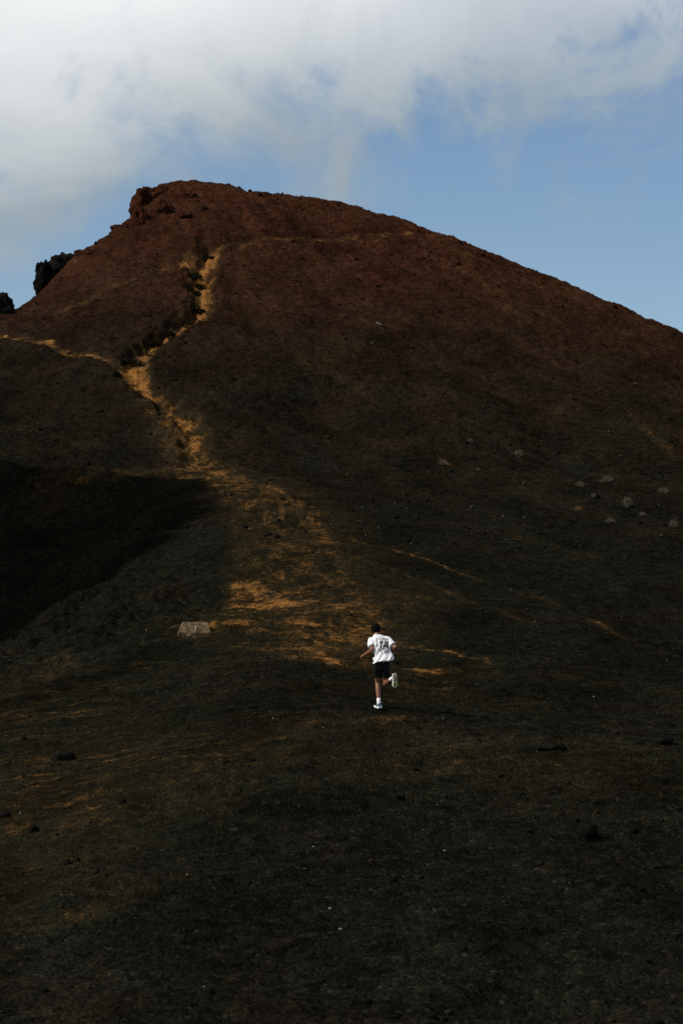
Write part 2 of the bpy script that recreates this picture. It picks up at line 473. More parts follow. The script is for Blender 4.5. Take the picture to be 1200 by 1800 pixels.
def mat_ground():
    m = bpy.data.materials.new('volcanic_ground'); m.use_nodes = True
    nt = NT(m.node_tree); nt.n.clear()
    out = nt.node('ShaderNodeOutputMaterial'); bs = nt.node('ShaderNodeBsdfPrincipled')
    geo = nt.node('ShaderNodeNewGeometry'); pos = geo.outputs['Position']
    at = nt.node('ShaderNodeAttribute', attribute_name='soil')
    sp = nt.node('ShaderNodeSeparateColor'); nt.link(at.outputs['Color'], sp.inputs[0])
    dust, red, scat = sp.outputs[0], sp.outputs[1], sp.outputs[2]
    big = nt.noise(nt.vmul(pos, (1, 0.7, 1)), 0.35, 5, 0.6)
    mid = nt.noise(pos, 2.6, 6, 0.65)
    grain = nt.noise(pos, 17.0, 4, 0.7)
    peb = nt.node('ShaderNodeTexVoronoi', feature='F1'); nt.link(pos, peb.inputs['Vector']); peb.inputs['Scale'].default_value = 16.0
    pebv = nt.node('ShaderNodeSeparateColor'); nt.link(peb.outputs['Color'], pebv.inputs[0])
    black = nt.mix(mid, (0.0038, 0.0045, 0.0031), (0.0090, 0.0096, 0.0064))
    black = nt.mix(nt.maprange(grain, 0.45, 0.75), black, (0.0145, 0.0145, 0.0094))
    redc = nt.mix(mid, (0.026, 0.0088, 0.0050), (0.064, 0.0212, 0.0115))
    redc = nt.mix(nt.maprange(grain, 0.5, 0.8), redc, (0.072, 0.028, 0.0145))
    rf = nt.math('ADD', red, nt.math('MULTIPLY', nt.math('SUBTRACT', big, 0.5), 0.55), clamp=True)
    base = nt.mix(rf, black, redc)
    clump = nt.noise(nt.vmul(pos, (1, 0.8, 1)), 1.5, 5, 0.7, 0.3)
    base = nt.mix(nt.maprange(clump, 0.54, 0.66, 0.0, 0.65), base, (0.0052, 0.0046, 0.0034))
    # a single paler or darker clast here and there
    base = nt.mix(nt.maprange(pebv.outputs[0], 0.90, 1.0, 0.0, 0.5), base, (0.036, 0.029, 0.019))
    base = nt.mix(nt.maprange(pebv.outputs[1], 0.75, 1.0, 0.0, 0.75), base, (0.0036, 0.0034, 0.0030))
    pb2 = nt.node('ShaderNodeTexVoronoi', feature='F1'); nt.link(pos, pb2.inputs['Vector']); pb2.inputs['Scale'].default_value = 4.5
    pv2 = nt.node('ShaderNodeSeparateColor'); nt.link(pb2.outputs['Color'], pv2.inputs[0])
    vm = nt.node('ShaderNodeVectorMath', operation='SCALE'); nt.link(base, vm.inputs[0])
    nt.link(nt.maprange(nt.math('ADD', nt.math('MULTIPLY', pv2.outputs[2], 0.5), nt.math('MULTIPLY', nt.noise(pos, 6.0, 4, 0.75), 0.9)), 0.35, 1.05, 0.55, 1.42), vm.inputs['Scale'])
    vm2 = nt.node('ShaderNodeVectorMath', operation='SCALE'); nt.link(vm.outputs[0], vm2.inputs[0])
    nt.link(nt.maprange(nt.noise(nt.vmul(pos, (1, 0.45, 0.45)), 0.42, 5, 0.6, 0.4), 0.34, 0.66, 0.62, 1.28), vm2.inputs['Scale'])
    base = vm2.outputs[0]
    # dust lies as grains: the more dust, the more of the grains are golden
    st = nt.noise(nt.vmul(pos, (1, 1.5, 1)), 4.0, 9, 0.80, 0.15)
    gr2 = nt.math('ADD', nt.math('MULTIPLY', st, 0.60), nt.math('MULTIPLY', grain, 0.40))
    gold = nt.mix(mid, (0.145, 0.062, 0.0165), (0.30, 0.138, 0.040))
    mp = nt.node('ShaderNodeMapping'); nt.link(pos, mp.inputs['Vector'])
    mp.inputs['Rotation'].default_value = (0, 0, math.radians(-46)); mp.inputs['Scale'].default_value = (0.35, 2.6, 1.0)
    wash = nt.maprange(nt.noise(mp.outputs[0], 1.0, 6, 0.65, 0.3), 0.50, 0.68)
    tot = nt.math('ADD', dust, nt.math('MULTIPLY', scat, nt.math('ADD', 0.16, nt.math('MULTIPLY', wash, 0.60))))
    thr = nt.maprange(tot, 0.0, 1.0, 0.68, 0.40)
    film = nt.math('MULTIPLY', nt.maprange(tot, 0.07, 0.60, 0.0, 0.72), nt.maprange(gr2, 0.36, 0.62, 0.25, 1.0))
    base = nt.mix(film, base, (0.048, 0.032, 0.0125))
    df = nt.maprange(nt.math('SUBTRACT', gr2, thr), -0.075, 0.105, 0.0, 1.0, True)
    df = nt.math('MULTIPLY', df, nt.maprange(tot, 0.0, 0.8, 0.16, 1.0))
    base = nt.mix(df, base, gold)
    nt.link(base, bs.inputs['Base Color'])
    bs.inputs['Roughness'].default_value = 0.95
    bs.inputs['Specular IOR Level'].default_value = 0.0
    h = nt.math('ADD', nt.math('MULTIPLY', nt.noise(pos, 9.0, 5, 0.7), 1.0), nt.math('MULTIPLY', peb.outputs['Distance'], -0.55))
    bump = nt.node('ShaderNodeBump'); bump.inputs['Strength'].default_value = 0.9; bump.inputs['Distance'].default_value = 0.075
    nt.link(h, bump.inputs['Height']); nt.link(bump.outputs[0], bs.inputs['Normal'])
    nt.link(bs.outputs[0], out.inputs[0])
    return m


def soil(x, y, z):
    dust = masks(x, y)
    # the cone is red scoria, its dark foot part ash, part cloud shade put into the colour; the ridge and the near slope are black ash
    h = z + 2.5 * perlin(x / 14.0, y / 14.0) + 0.10 * np.abs(x + 12)
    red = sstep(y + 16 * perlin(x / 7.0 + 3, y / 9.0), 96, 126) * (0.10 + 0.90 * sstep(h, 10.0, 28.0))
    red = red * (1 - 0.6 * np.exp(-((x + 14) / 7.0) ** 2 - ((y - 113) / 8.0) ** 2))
    sc = 0.22 + 0.6 * np.clip(perlin(x / 6.0 + 70, y / 8.0) + 0.25, 0, 1)
    sc = sc * (1 - sstep(y, 60, 85) * 0.4) * (0.12 + 0.70 * sstep(y, 38, 56))  # fewer golden grains low on the near slope: cloud shade put into colour
    sc = sc + 0.40 * sstep(y, 120, 150) * sstep(h, 12, 26)
    # cloud shade below the lip, put into the colour as blacker ash
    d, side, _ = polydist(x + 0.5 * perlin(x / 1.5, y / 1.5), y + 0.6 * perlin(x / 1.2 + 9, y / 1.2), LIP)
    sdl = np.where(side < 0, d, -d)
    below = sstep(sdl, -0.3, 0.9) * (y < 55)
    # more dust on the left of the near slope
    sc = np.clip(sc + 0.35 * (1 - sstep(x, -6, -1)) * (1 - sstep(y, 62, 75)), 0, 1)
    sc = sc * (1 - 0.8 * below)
    return dust, red, sc


MAT_GROUND = mat_ground()


def build_terrain():
    u_in = np.linspace(-0.128, 0.128, 520)
    du = u_in[1] - u_in[0]
    side = []; u = 0.128; st = du
    while u < 40:
        st *= 1.09; u += st; side.append(u)
    side = np.array(side)
    us = np.r_[-side[::-1], u_in, side]
    ys = axis([(-3000, 400), (-600, 80), (-120, 15), (-30, 4), (10, 1.5), (28, 0.25), (31, 0.055), (52, 0.065), (62, 0.095), (85, 0.12), (127, 0.17), (186, 0.6), (205, 3), (260, 10), (400, 60), (1000, 400), (4000, 1500), (9000, 0)])
    U, Y = np.meshgrid(us, ys)
    X = U * np.sqrt(Y * Y + 15.0 ** 2)
    shp = X.shape
    x = X.ravel(); y = Y.ravel()
    z = np.empty_like(x); c = np.ones((len(x), 4), np.float32)
    for i in range(0, len(x), 100000):
        s = slice(i, i + 100000)
        zz = smooth_height(x[s], y[s])
        r = np.sqrt((x[s] / 75.0) ** 2 + ((y[s] - 115) / 160.0) ** 2)
        z[s] = zz + detail(x[s], y[s]) * (1 - sstep(r, 1.1, 1.8))
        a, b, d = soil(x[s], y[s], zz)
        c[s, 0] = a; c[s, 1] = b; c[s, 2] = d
    nr, nc = shp
    idx = np.arange(nr * nc).reshape(shp)
    quads = np.stack([idx[:-1, :-1], idx[:-1, 1:], idx[1:, 1:], idx[1:, :-1]], -1).reshape(-1, 4)
    me = bpy.data.meshes.new('ground')
    me.vertices.add(len(x)); me.vertices.foreach_set('co', np.stack([x, y, z], 1).ravel().astype(np.float32))
    me.loops.add(len(quads) * 4); me.loops.foreach_set('vertex_index', quads.ravel().astype(np.int32))
    me.polygons.add(len(quads)); me.polygons.foreach_set('loop_start', (np.arange(len(quads)) * 4).astype(np.int32))
    me.polygons.foreach_set('use_smooth', np.ones(len(quads), bool))
    ca = me.color_attributes.new('soil', 'FLOAT_COLOR', 'POINT')
    ca.data.foreach_set('color', c.ravel())
    me.update(calc_edges=True)
    me.materials.append(MAT_GROUND)
    o = bpy.data.objects.new('ground', me); COL.objects.link(o)
    o['kind'] = 'structure'; o['label'] = 'dark volcanic hillside of black ash and red scoria with worn golden paths'
    print('ground verts', len(x), shp)
    return o


build_terrain()


def height(x, y):
    x = np.atleast_1d(np.asarray(x, float)); y = np.atleast_1d(np.asarray(y, float))
    return smooth_height(x, y) + detail(x, y)


def spot(px, py, start=30.0):
    p = on_ground(px, py, start)
    return Vector((p[0], p[1], float(height(p[0], p[1])[0])))


# ------------------------------------------------------------------ mesh helpers
def tag(o, label, cat, group=None):
    o['label'] = label; o['category'] = cat
    if group:
        o['group'] = group
    return o


def mesh_obj(name, verts, faces, mat, parent=None, smooth=True):
    me = bpy.data.meshes.new(name)
    me.from_pydata([tuple(v) for v in verts], [], [tuple(int(i) for i in f) for f in faces])
    if smooth:
        me.polygons.foreach_set('use_smooth', [True] * len(me.polygons))
    me.materials.append(mat)
    me.update()
    o = bpy.data.objects.new(name, me); COL.objects.link(o)
    if parent:
        o.parent = parent
    return o


def empty(name, loc, rz=0.0):
    o = bpy.data.objects.new(name, None); COL.objects.link(o)
    o.empty_display_size = 0.2
    o.location = loc; o.rotation_euler = (0, 0, rz)
    return o


def simple_mat(name, c0, c1, scale, rough=0.8, bump=0.0, bdist=0.01, spec=0.3, detail_=5, lo=0.35, hi=0.65):
    m = bpy.data.materials.new(name); m.use_nodes = True
    nt = NT(m.node_tree); nt.n.clear()
    out = nt.node('ShaderNodeOutputMaterial'); bs = nt.node('ShaderNodeBsdfPrincipled')
    tc = nt.node('ShaderNodeTexCoord'); co = tc.outputs['Object']
    n = nt.noise(co, scale, detail_, 0.6)
    nt.link(nt.mix(nt.maprange(n, lo, hi), c0, c1), bs.inputs['Base Color'])
    bs.inputs['Roughness'].default_value = rough
    bs.inputs['Specular IOR Level'].default_value = spec
    if bump:
        b = nt.node('ShaderNodeBump'); b.inputs['Strength'].default_value = bump; b.inputs['Distance'].default_value = bdist
        nt.link(nt.noise(co, scale * 2.3, 6, 0.65), b.inputs['Height']); nt.link(b.outputs[0], bs.inputs['Normal'])
    nt.link(bs.outputs[0], out.inputs[0])
    return m


_ico = {}


def ico(level):
    if level not in _ico:
        bm = bmesh.new(); bmesh.ops.create_icosphere(bm, subdivisions=level, radius=1.0)
        v = np.array([x.co[:] for x in bm.verts]); f = np.array([[q.index for q in p.verts] for p in bm.faces]); bm.free()
        _ico[level] = (v, f)
    return _ico[level]


def rock_shape(level, size, seed, amp=0.35, freq=1.3, strata=0.0, blocky=0.25):
    v, f = ico(level)
    s = seed * 17.3
    v = v.copy()
    # blocky: push towards a rounded box, then break up
    q = v / np.abs(v).max(1)[:, None]
    v = v * (1 - blocky) + q * 0.8 * blocky
    d = np.zeros(len(v)); a = amp; k = freq
    for i in range(5):
        d += a * (perlin(v[:, 0] * k + s, v[:, 1] * k - s, v[:, 2] * k + 3 * i) + 0.35 * (0.35 - np.abs(perlin(v[:, 0] * k * 1.7 - s, v[:, 1] * k * 1.7, v[:, 2] * k * 1.7 + s))))
        a *= 0.55; k *= 2.05
    v = v * (1 + d)[:, None]
    if strata:
        v[:, :2] *= (1 + strata * perlin(v[:, 2] * 5 + s, v[:, 0] * 0.6 + s))[:, None]
    return v * np.array(size), f


MAT_ROCK_RED = simple_mat('red_scoria_rock', (0.015, 0.0060, 0.0038), (0.060, 0.0215, 0.0120), 1.9, 0.95, 1.0, 0.25, 0.0)
MAT_ROCK_DARK = simple_mat('black_lava_rock', (0.004, 0.004, 0.0038), (0.016, 0.014, 0.012), 2.6, 0.95, 1.0, 0.2, 0.0)
MAT_CINDER = simple_mat('black_cinder', (0.0045, 0.0045, 0.0038), (0.012, 0.0108, 0.008), 9.0, 0.95, 0.8, 0.02, 0.0)


def rock(name, label, cat, loc, size, seed, mat, level=4, rz=0.0, group=None, **kw):
    v, f = rock_shape(level, size, seed, **kw)
    o = mesh_obj(name, v, f, mat, smooth=True)
    o.location = loc; o.rotation_euler = (0, 0, rz)
    return tag(o, label, cat, group)


# ------------------------------------------------------------------ crags on the skyline
def sky_point(px, py, depth):
    return Vector(unproject(px, py, depth))


rock('rock_crag', 'jagged red brown crag forming the left shoulder of the summit', 'rock', sky_point(262, 372, 176.0), (1.05, 1.8, 1.35), 1, MAT_ROCK_RED, 5, 0.3, amp=0.5, freq=1.7, strata=0.16, blocky=0.45)
rock('rock_crag', 'broad broken ledge of red rock right at the summit', 'rock', sky_point(302, 350, 177.5), (1.5, 1.7, 0.80), 2, MAT_ROCK_RED, 5, 0.1, amp=0.45, freq=1.9, strata=0.2, blocky=0.4)
rock('rock_crag', 'low dark ledge on the skyline below the summit crag', 'rock', sky_point(216, 408, 175.5), (0.75, 1.3, 0.5), 3, MAT_ROCK_RED, 4, 0.2, amp=0.45, freq=1.8, strata=0.1, blocky=0.4)
rock('rock_crag', 'small stepped ledge on the skyline above the lava ridge', 'rock', sky_point(186, 432, 174), (0.6, 1.1, 0.42), 13, MAT_ROCK_RED, 4, 0.2, amp=0.45, freq=1.8, strata=0.1, blocky=0.4)
for i_, (px_, py_, d_, sx, sy, sz, lab_) in enumerate([
    (246, 388, 174.5, 0.55, 0.8, 0.50, 'red rock step just under the left shoulder crag'),
    (284, 372, 175.5, 0.80, 0.9, 0.42, 'dark red ledge in the face below the summit ledge'),
    (322, 347, 178.0, 0.70, 0.9, 0.34, 'flat red ledge at the right end of the summit rocks'),
    (320, 378, 174.5, 0.55, 0.7, 0.24, 'lowest small red ledge on the summit face'),
    (150, 446, 171.0, 0.50, 0.9, 0.30, 'small red rock on the skyline just right of the lava ridge'),
    (232, 398, 174.5, 0.38, 0.8, 0.34, 'small red rock tooth between the two skyline ledges'),
]):
    g_ = spot(px_, py_ + 6, 150)
    rock('rock_ledge', lab_, 'rock', g_ + Vector((0, 0.75 * sy, -0.1)), (sx * 0.9, sy, sz * 1.9), 20 + i_, MAT_ROCK_RED, 4, 0.2 * i_, 'red rock ledges around the summit', amp=0.5, freq=1.9, strata=0.2, blocky=0.4)
rock('rock_pinnacle', 'black lava pinnacle with a knobbly overhanging head on the left skyline', 'rock', sky_point(75, 494, 167.5), (0.42, 0.7, 1.10), 4, MAT_ROCK_DARK, 5, 0.0, amp=0.5, freq=1.9, strata=0.2, blocky=0.3)
rock('lava_ridge', 'long black lava ridge rising to the right of the pinnacle', 'rock', sky_point(130, 482, 168.5), (1.6, 1.3, 1.15), 5, MAT_ROCK_DARK, 5, 0.0, amp=0.5, freq=1.9, blocky=0.35)
rock('lava_outcrop', 'black lava outcrop cut by the left edge of the photo', 'rock', sky_point(-6, 560, 158), (1.05, 1.3, 1.25), 6, MAT_ROCK_DARK, 5, 0.0, amp=0.5, freq=1.8, blocky=0.3)
rock('boulder', 'dark rounded boulder lying on the summit skyline', 'rock', sky_point(382, 331, 181.5), (0.42, 0.4, 0.16), 7, MAT_ROCK_DARK, 3, 0.0)

# ------------------------------------------------------------------ shrubs
def leaf_mat(name, c0, c1):
    m = simple_mat(name, c0, c1, 6.0, 0.9, 0, 0, 0.0)
    return m


MAT_LEAF = leaf_mat('dark_shrub_leaves', (0.005, 0.0055, 0.0035), (0.028, 0.026, 0.013))
MAT_TWIG = leaf_mat('pale_dry_twigs', (0.085, 0.070, 0.052), (0.18, 0.152, 0.117))
MAT_TAN = leaf_mat('tan_dry_grass', (0.12, 0.075, 0.035), (0.26, 0.17, 0.085))
MAT_STEM = leaf_mat('shrub_stem', (0.02, 0.014, 0.010), (0.05, 0.036, 0.026))


def leafy_shrub(loc, w, h, seed, label, group=None):
    r = np.random.default_rng(seed)
    root = empty('leafy_shrub', loc)
    V = []; Fc = []
    n = int(260 + 240 * w)
    for i in range(n):
        a = r.uniform(0, 2 * math.pi); cz = r.uniform(0, 1); rad = (r.uniform(0.15, 1) ** 0.5) * math.sqrt(max(0.05, 1 - cz * cz))
        lump = 1 + 0.3 * math.sin(3 * a + seed) + 0.15 * math.sin(7 * a)
        c = np.array([math.cos(a) * rad * w / 2 * lump, math.sin(a) * rad * w / 2 * lump, cz * h * lump * r.uniform(0.7, 1.05)])
        s = r.uniform(0.05, 0.11)
        e1 = r.normal(size=3); e1 /= np.linalg.norm(e1); e2 = np.cross(e1, r.normal(size=3)); e2 /= np.linalg.norm(e2)
        k = len(V)
        V += [c - e1 * s, c + e2 * s * 0.45, c + e1 * s, c - e2 * s * 0.45]; Fc.append((k, k + 1, k + 2, k + 3))
    mesh_obj('foliage', V, Fc, MAT_LEAF, root, False)['kind'] = 'stuff'
    V = []; Fc = []
    for i in range(7):
        a = i * 0.9; tip = np.array([math.cos(a) * w * 0.3, math.sin(a) * w * 0.3, h * 0.75]); b = np.array([0, 0, -0.1])
        e = np.array([-math.sin(a), math.cos(a), 0]) * 0.018; g = np.array([0, 0, 0.018])
        k = len(V); V += [b - e, b + e, b + g, tip]; Fc += [(k, k + 1, k + 3), (k + 1, k + 2, k + 3), (k + 2, k, k + 3)]
    mesh_obj('stem', V, Fc, MAT_STEM, root, False)['kind'] = 'stuff'
    return tag(root, label, 'shrub', group)


def twig_shrub(loc, w, h, seed, label, group=None, mat=None, n=150):
    """low dry bush: a dome of thin curved twigs fanning out of one root"""
    r = np.random.default_rng(seed)
    V = []; Fc = []
    for i in range(n):
        a = r.uniform(0, 2 * math.pi); lean = r.uniform(0.05, 1.25)
        L = r.uniform(0.55, 1.05)
        d = np.array([math.cos(a) * math.sin(lean) * w / 2, math.sin(a) * math.sin(lean) * w / 2, math.cos(lean) * h]) * L
        b = np.array([r.normal() * 0.04 * w, r.normal() * 0.04 * w, -0.03])
        t = 0.0035 + 0.003 * r.random()
        e = np.cross(d, r.normal(size=3)); e = e / (np.linalg.norm(e) + 1e-6)
        g = np.cross(d, e); g = g / (np.linalg.norm(g) + 1e-6)
        mid = b + d * 0.55 + np.array([0, 0, 0.08 * h]) + r.normal(size=3) * 0.03 * w
        tip = b + d
        k = len(V)
        V += [b - e * t, b + e * t, b + g * t * 1.5, mid - e * t, mid + e * t, mid + g * t * 1.5, tip]
        Fc += [(k, k + 1, k + 4, k + 3), (k + 1, k + 2, k + 5, k + 4), (k + 2, k, k + 3, k + 5), (k + 3, k + 4, k + 6), (k + 4, k + 5, k + 6), (k + 5, k + 3, k + 6)]
        for q in range(3):     # side twigs
            f0 = r.uniform(0.35, 0.9); p = b + (tip - b) * f0 + np.array([0, 0, 0.05 * h]); dd = d * 0.3 + r.normal(size=3) * 0.12 * np.array([w, w, h])
            k = len(V); V += [p - e * t * 0.8, p + e * t * 0.8, p + g * t, p + dd]
            Fc += [(k, k + 1, k + 3), (k + 1, k + 2, k + 3), (k + 2, k, k + 3)]
    o = mesh_obj('dry_shrub', V, Fc, mat or MAT_TWIG, None, False)
    o.location = loc
    return tag(o, label, 'shrub', group)


G_DARK = 'dark shrubs along the path'
for i, (px, py, w, h, lab) in enumerate([
    (367, 440, 1.0, 0.35, 'dark flat shrub above the top bend of the path'),
    (343, 480, 0.9, 0.5, 'uppermost dark shrub in the golden gully'),
    (350, 494, 0.75, 0.42, 'dark shrub in the middle of the golden gully'),
    (347, 505, 0.5, 0.3, 'small dark shrub just below the middle of the gully'),
    (342, 533, 0.8, 0.35, 'dark shrub left of the path at the foot of the gully'),
    (357, 535, 0.4, 0.22, 'tiny dark shrub on the right at the gully foot'),
    (296, 573, 0.9, 0.35, 'dark shrub on the bank where the path slants down left'),
    (272, 592, 1.1, 0.35, 'wide dark shrub on the upper bank of the slanting path'),
    (225, 630, 1.3, 0.4, 'lowest and longest dark shrub on the bank above the path fork'),
    (205, 662, 0.5, 0.25, 'dark shrub just below the path fork'),
]):
    leafy_shrub(spot(px, py), w * 0.8, h * 0.6, 100 + i, lab, G_DARK)

G_PALE = 'pale dry shrubs on the right slope'
for i, (px, py, w, lab) in enumerate([
    (825, 783, 12, 'small pale dry shrub, highest of those on the right slope'),
    (911, 801, 20, 'flat pale dry shrub second highest on the right slope'),
    (778, 817, 16, 'pale dry shrub at the head of a short golden streak'),
    (839, 827, 8, 'tiny pale shrub right of the short golden streak'),
    (920, 847, 7, 'tiny pale shrub below the flat pale shrub'),
    (1066, 845, 24, 'largest and brightest pale dry shrub on the right slope'),
    (1018, 856, 18, 'pale dry shrub left of the largest one'),
    (1165, 861, 18, 'bushy pale dry shrub nearest the right edge, upper of two there'),
    (1042, 877, 10, 'small pale dry shrub just below the largest one'),
    (1102, 895, 24, 'wide faint grey shrub below right of the largest one'),
    (1072, 918, 17, 'pale dry shrub, lowest of those under the largest one'),
    (1128, 911, 12, 'small flat pale shrub right of the lowest ones'),
    (1183, 935, 22, 'flat whitish shrub at the right edge, lower of two there'),
    (828, 887, 6, 'pinpoint pale tuft low on the left of the shrub field'),
    (921, 906, 6, 'pinpoint pale tuft lowest in the middle of the shrub field'),
    (535, 801, 6, 'pinpoint pale tuft on the dark slope right of the path foot'),
    (610, 838, 6, 'pinpoint pale tuft above the dark ridge edge'),
]):
    p = spot(px, py)
    wm = w / F_PX * p.y
    twig_shrub(p, wm * 1.15 * (0.85 + 0.1 * (i % 4)), wm * (0.55 + 0.08 * (i % 5)), 200 + i, lab, G_PALE, None, 120 if w > 9 else 60)
p = spot(1015, 894)
twig_shrub(p, 0.42, 0.2, 230, 'tan tuft of dry grass among the pale shrubs', None, MAT_TAN, 90)

# ------------------------------------------------------------------ loose stones
def scatter_stones():
    r = np.random.default_rng(5)
    v0, f0 = ico(1)
    n_near, n_far = 17000, 17000
    # even over the photograph's field: uniform in area, denser close by
    yy = np.r_[30 + (95 - 30) * r.random(n_near) ** 0.9, 100 + 82 * r.random(n_far)]
    xx = r.uniform(-0.14, 0.14, len(yy)) * yy
    keep = (shade_crag(xx, yy) < 0.5)
    xx, yy = xx[keep], yy[keep]
    size = 0.008 + 0.008 * r.pareto(2.3, len(yy)); size = np.minimum(size, 0.065)
    size = np.where(yy > 98, np.minimum(size * 2.1, 0.13), size)
    size = np.where(yy > 168, size * 1.5, size)
    # stones gather on the rough left flank and in the rubble at the foot of the path
    zz = np.empty_like(xx)
    for i in range(0, len(xx), 50000):
        zz[i:i + 50000] = height(xx[i:i + 50000], yy[i:i + 50000])
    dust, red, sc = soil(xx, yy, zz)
    n = len(xx)
    jit = r.uniform(0.65, 1.3, (n, len(v0), 1))
    ang = r.uniform(0, 6.28, n); ca, sa = np.cos(ang), np.sin(ang)
    V = v0[None] * jit * (size[:, None, None] * r.uniform(0.6, 1.2, (n, 1, 3)))
    V[..., 2] *= 0.75
    X = V[..., 0] * ca[:, None] - V[..., 1] * sa[:, None]; Y = V[..., 0] * sa[:, None] + V[..., 1] * ca[:, None]
    V = np.stack([X + xx[:, None], Y + yy[:, None], V[..., 2] + (zz + size * 0.15)[:, None]], -1)
    Fc = f0[None] + (np.arange(n) * len(v0))[:, None, None]
    V = V.reshape(-1, 3); Fc = Fc.reshape(-1, 3)
    me = bpy.data.meshes.new('loose_stones')
    me.vertices.add(len(V)); me.vertices.foreach_set('co', V.ravel().astype(np.float32))
    me.loops.add(len(Fc) * 3); me.loops.foreach_set('vertex_index', Fc.ravel().astype(np.int32))
    me.polygons.add(len(Fc)); me.polygons.foreach_set('loop_start', (np.arange(len(Fc)) * 3).astype(np.int32))
    tone = r.random(n)
    col = np.ones((n, 4), np.float32)
    dark = np.array([0.0060, 0.0060, 0.0050]); brown = np.array([0.018, 0.014, 0.009]); redd = np.array([0.036, 0.014, 0.009]); pale = np.array([0.15, 0.125, 0.09]); gold = np.array([0.17, 0.095, 0.036])
    c = np.where((tone < 0.6)[:, None], dark, brown)
    c = c * (1 - red[:, None]) + redd * red[:, None] * r.choice([0.25, 0.5, 1.0, 1.7], (n, 1))
    c = np.where((dust > 0.35)[:, None] & (tone > 0.35)[:, None], gold * r.uniform(0.4, 1.2, (n, 1)), c)
    c = np.where((tone > 0.982)[:, None] & (size < 0.06)[:, None], pale * r.uniform(0.35, 1.2, (n, 1)), c)
    col[:, :3] = c
    ca_ = me.color_attributes.new('tone', 'FLOAT_COLOR', 'POINT')
    ca_.data.foreach_set('color', np.repeat(col, len(v0), 0).ravel())
    me.update(calc_edges=True)
    m = bpy.data.materials.new('loose_stone'); m.use_nodes = True
    nt = NT(m.node_tree); bs = nt.n['Principled BSDF']
    at = nt.node('ShaderNodeAttribute', attribute_name='tone')
    geo = nt.node('ShaderNodeNewGeometry')
    g = nt.maprange(nt.noise(geo.outputs['Position'], 40, 3, 0.6), 0.3, 0.7, 0.6, 1.3)
    mx = nt.node('ShaderNodeVectorMath', operation='SCALE'); nt.link(at.outputs['Color'], mx.inputs[0]); nt.link(g, mx.inputs['Scale'])
    nt.link(mx.outputs[0], bs.inputs['Base Color'])
    bs.inputs['Roughness'].default_value = 0.95; bs.inputs['Specular IOR Level'].default_value = 0.0
    me.materials.append(m)
    o = bpy.data.objects.new('loose_stones', me); COL.objects.link(o)
    o['kind'] = 'stuff'; o['label'] = 'loose cinders and small stones strewn over the slopes'; o['category'] = 'stones'


scatter_stones()

G_ROCK = 'dark cinder lumps on the near slope'
for i, (px, py, w, h, lab) in enumerate([
    (112, 1322, 38, 20, 'largest dark cinder lump on the left of the near slope'),
    (700, 1410, 24, 12, 'low dark cinder lump straight below the runner'),
    (1030, 1462, 38, 30, 'tall rounded cinder lump on the right of the near slope'),
    (968, 1316, 50, 14, 'long low hump of cinders right of the runner below the crest'),
    (1155, 1310, 60, 14, 'flat dark hump of cinders near the right edge on the crest'),
    (10, 1450, 22, 14, 'dark cinder lump cut by the left edge of the photo'),
    (60, 1468, 16, 14, 'small dark lump beside the one at the left edge'),
    (118, 1530, 20, 12, 'dark lump of the pair low on the left slope'),
    (135, 1526, 12, 10, 'smaller lump of the pair low on the left slope'),
    (925, 1468, 24, 12, 'low dark lump left of the tall rounded one'),
    (1112, 1455, 18, 10, 'small dark lump right of the tall rounded one'),
    (216, 1443, 14, 12, 'small dark lump alone on the middle left slope'),
    (470, 940, 16, 8, 'dark lump on the golden ridge, upper of the two'),
    (487, 946, 14, 8, 'dark lump on the golden ridge, lower of the two'),
    (1160, 1506, 26, 12, 'low dark lump near the right edge of the near slope'),
]):
    p = spot(px, py)
    k = p.y / F_PX
    rock('cinder_lump', lab, 'rock', p + Vector((0, 0, h * k * 0.15)), (w * k / 2, w * k / 2 * 0.9, h * k * 0.55), 40 + i, MAT_CINDER, 3, i * 0.7, G_ROCK, amp=0.5)

MAT_PALE = simple_mat('pale_stone', (0.14, 0.115, 0.08), (0.30, 0.26, 0.20), 30, 0.9, 0.6, 0.01, 0.2)
for i, (px, py, w, lab) in enumerate([
    (564, 1617, 7, 'pale pebble, left of the pair in the dark foreground'),
    (580, 1613, 9, 'pale pebble, right of the pair in the dark foreground'),
    (359, 1734, 10, 'pale pebble nearest the bottom of the photo'),
    (551, 1497, 6, 'tiny pale pebble in the middle of the near slope'),
    (781, 1494, 7, 'tan pebble on the near slope right of the middle'),
    (480, 1262, 5, 'tiny pale pebble on the crest left of the runner'),
    (1043, 1234, 5, 'tiny pale pebble right of the runner behind the crest'),
]):
    p = spot(px, py); k = p.y / F_PX * 0.62
    rock('pebble', lab, 'stone', p + Vector((0, 0, w * k * 0.1)), (w * k / 2, w * k / 2, w * k * 0.33), 70 + i, MAT_PALE, 2, i, 'pale pebbles')

# a bleached stick far up the slope
p = spot(667, 581)
v, f = rock_shape(3, (0.20, 0.045, 0.045), 91, amp=0.2)
stick = mesh_obj('driftwood_stick', v, f, MAT_PALE); stick.location = p + Vector((0, 0, 0.10)); stick.rotation_euler = (0, math.radians(22), 0.2)
tag(stick, 'short bleached stick alone on the middle of the cone', 'stick')

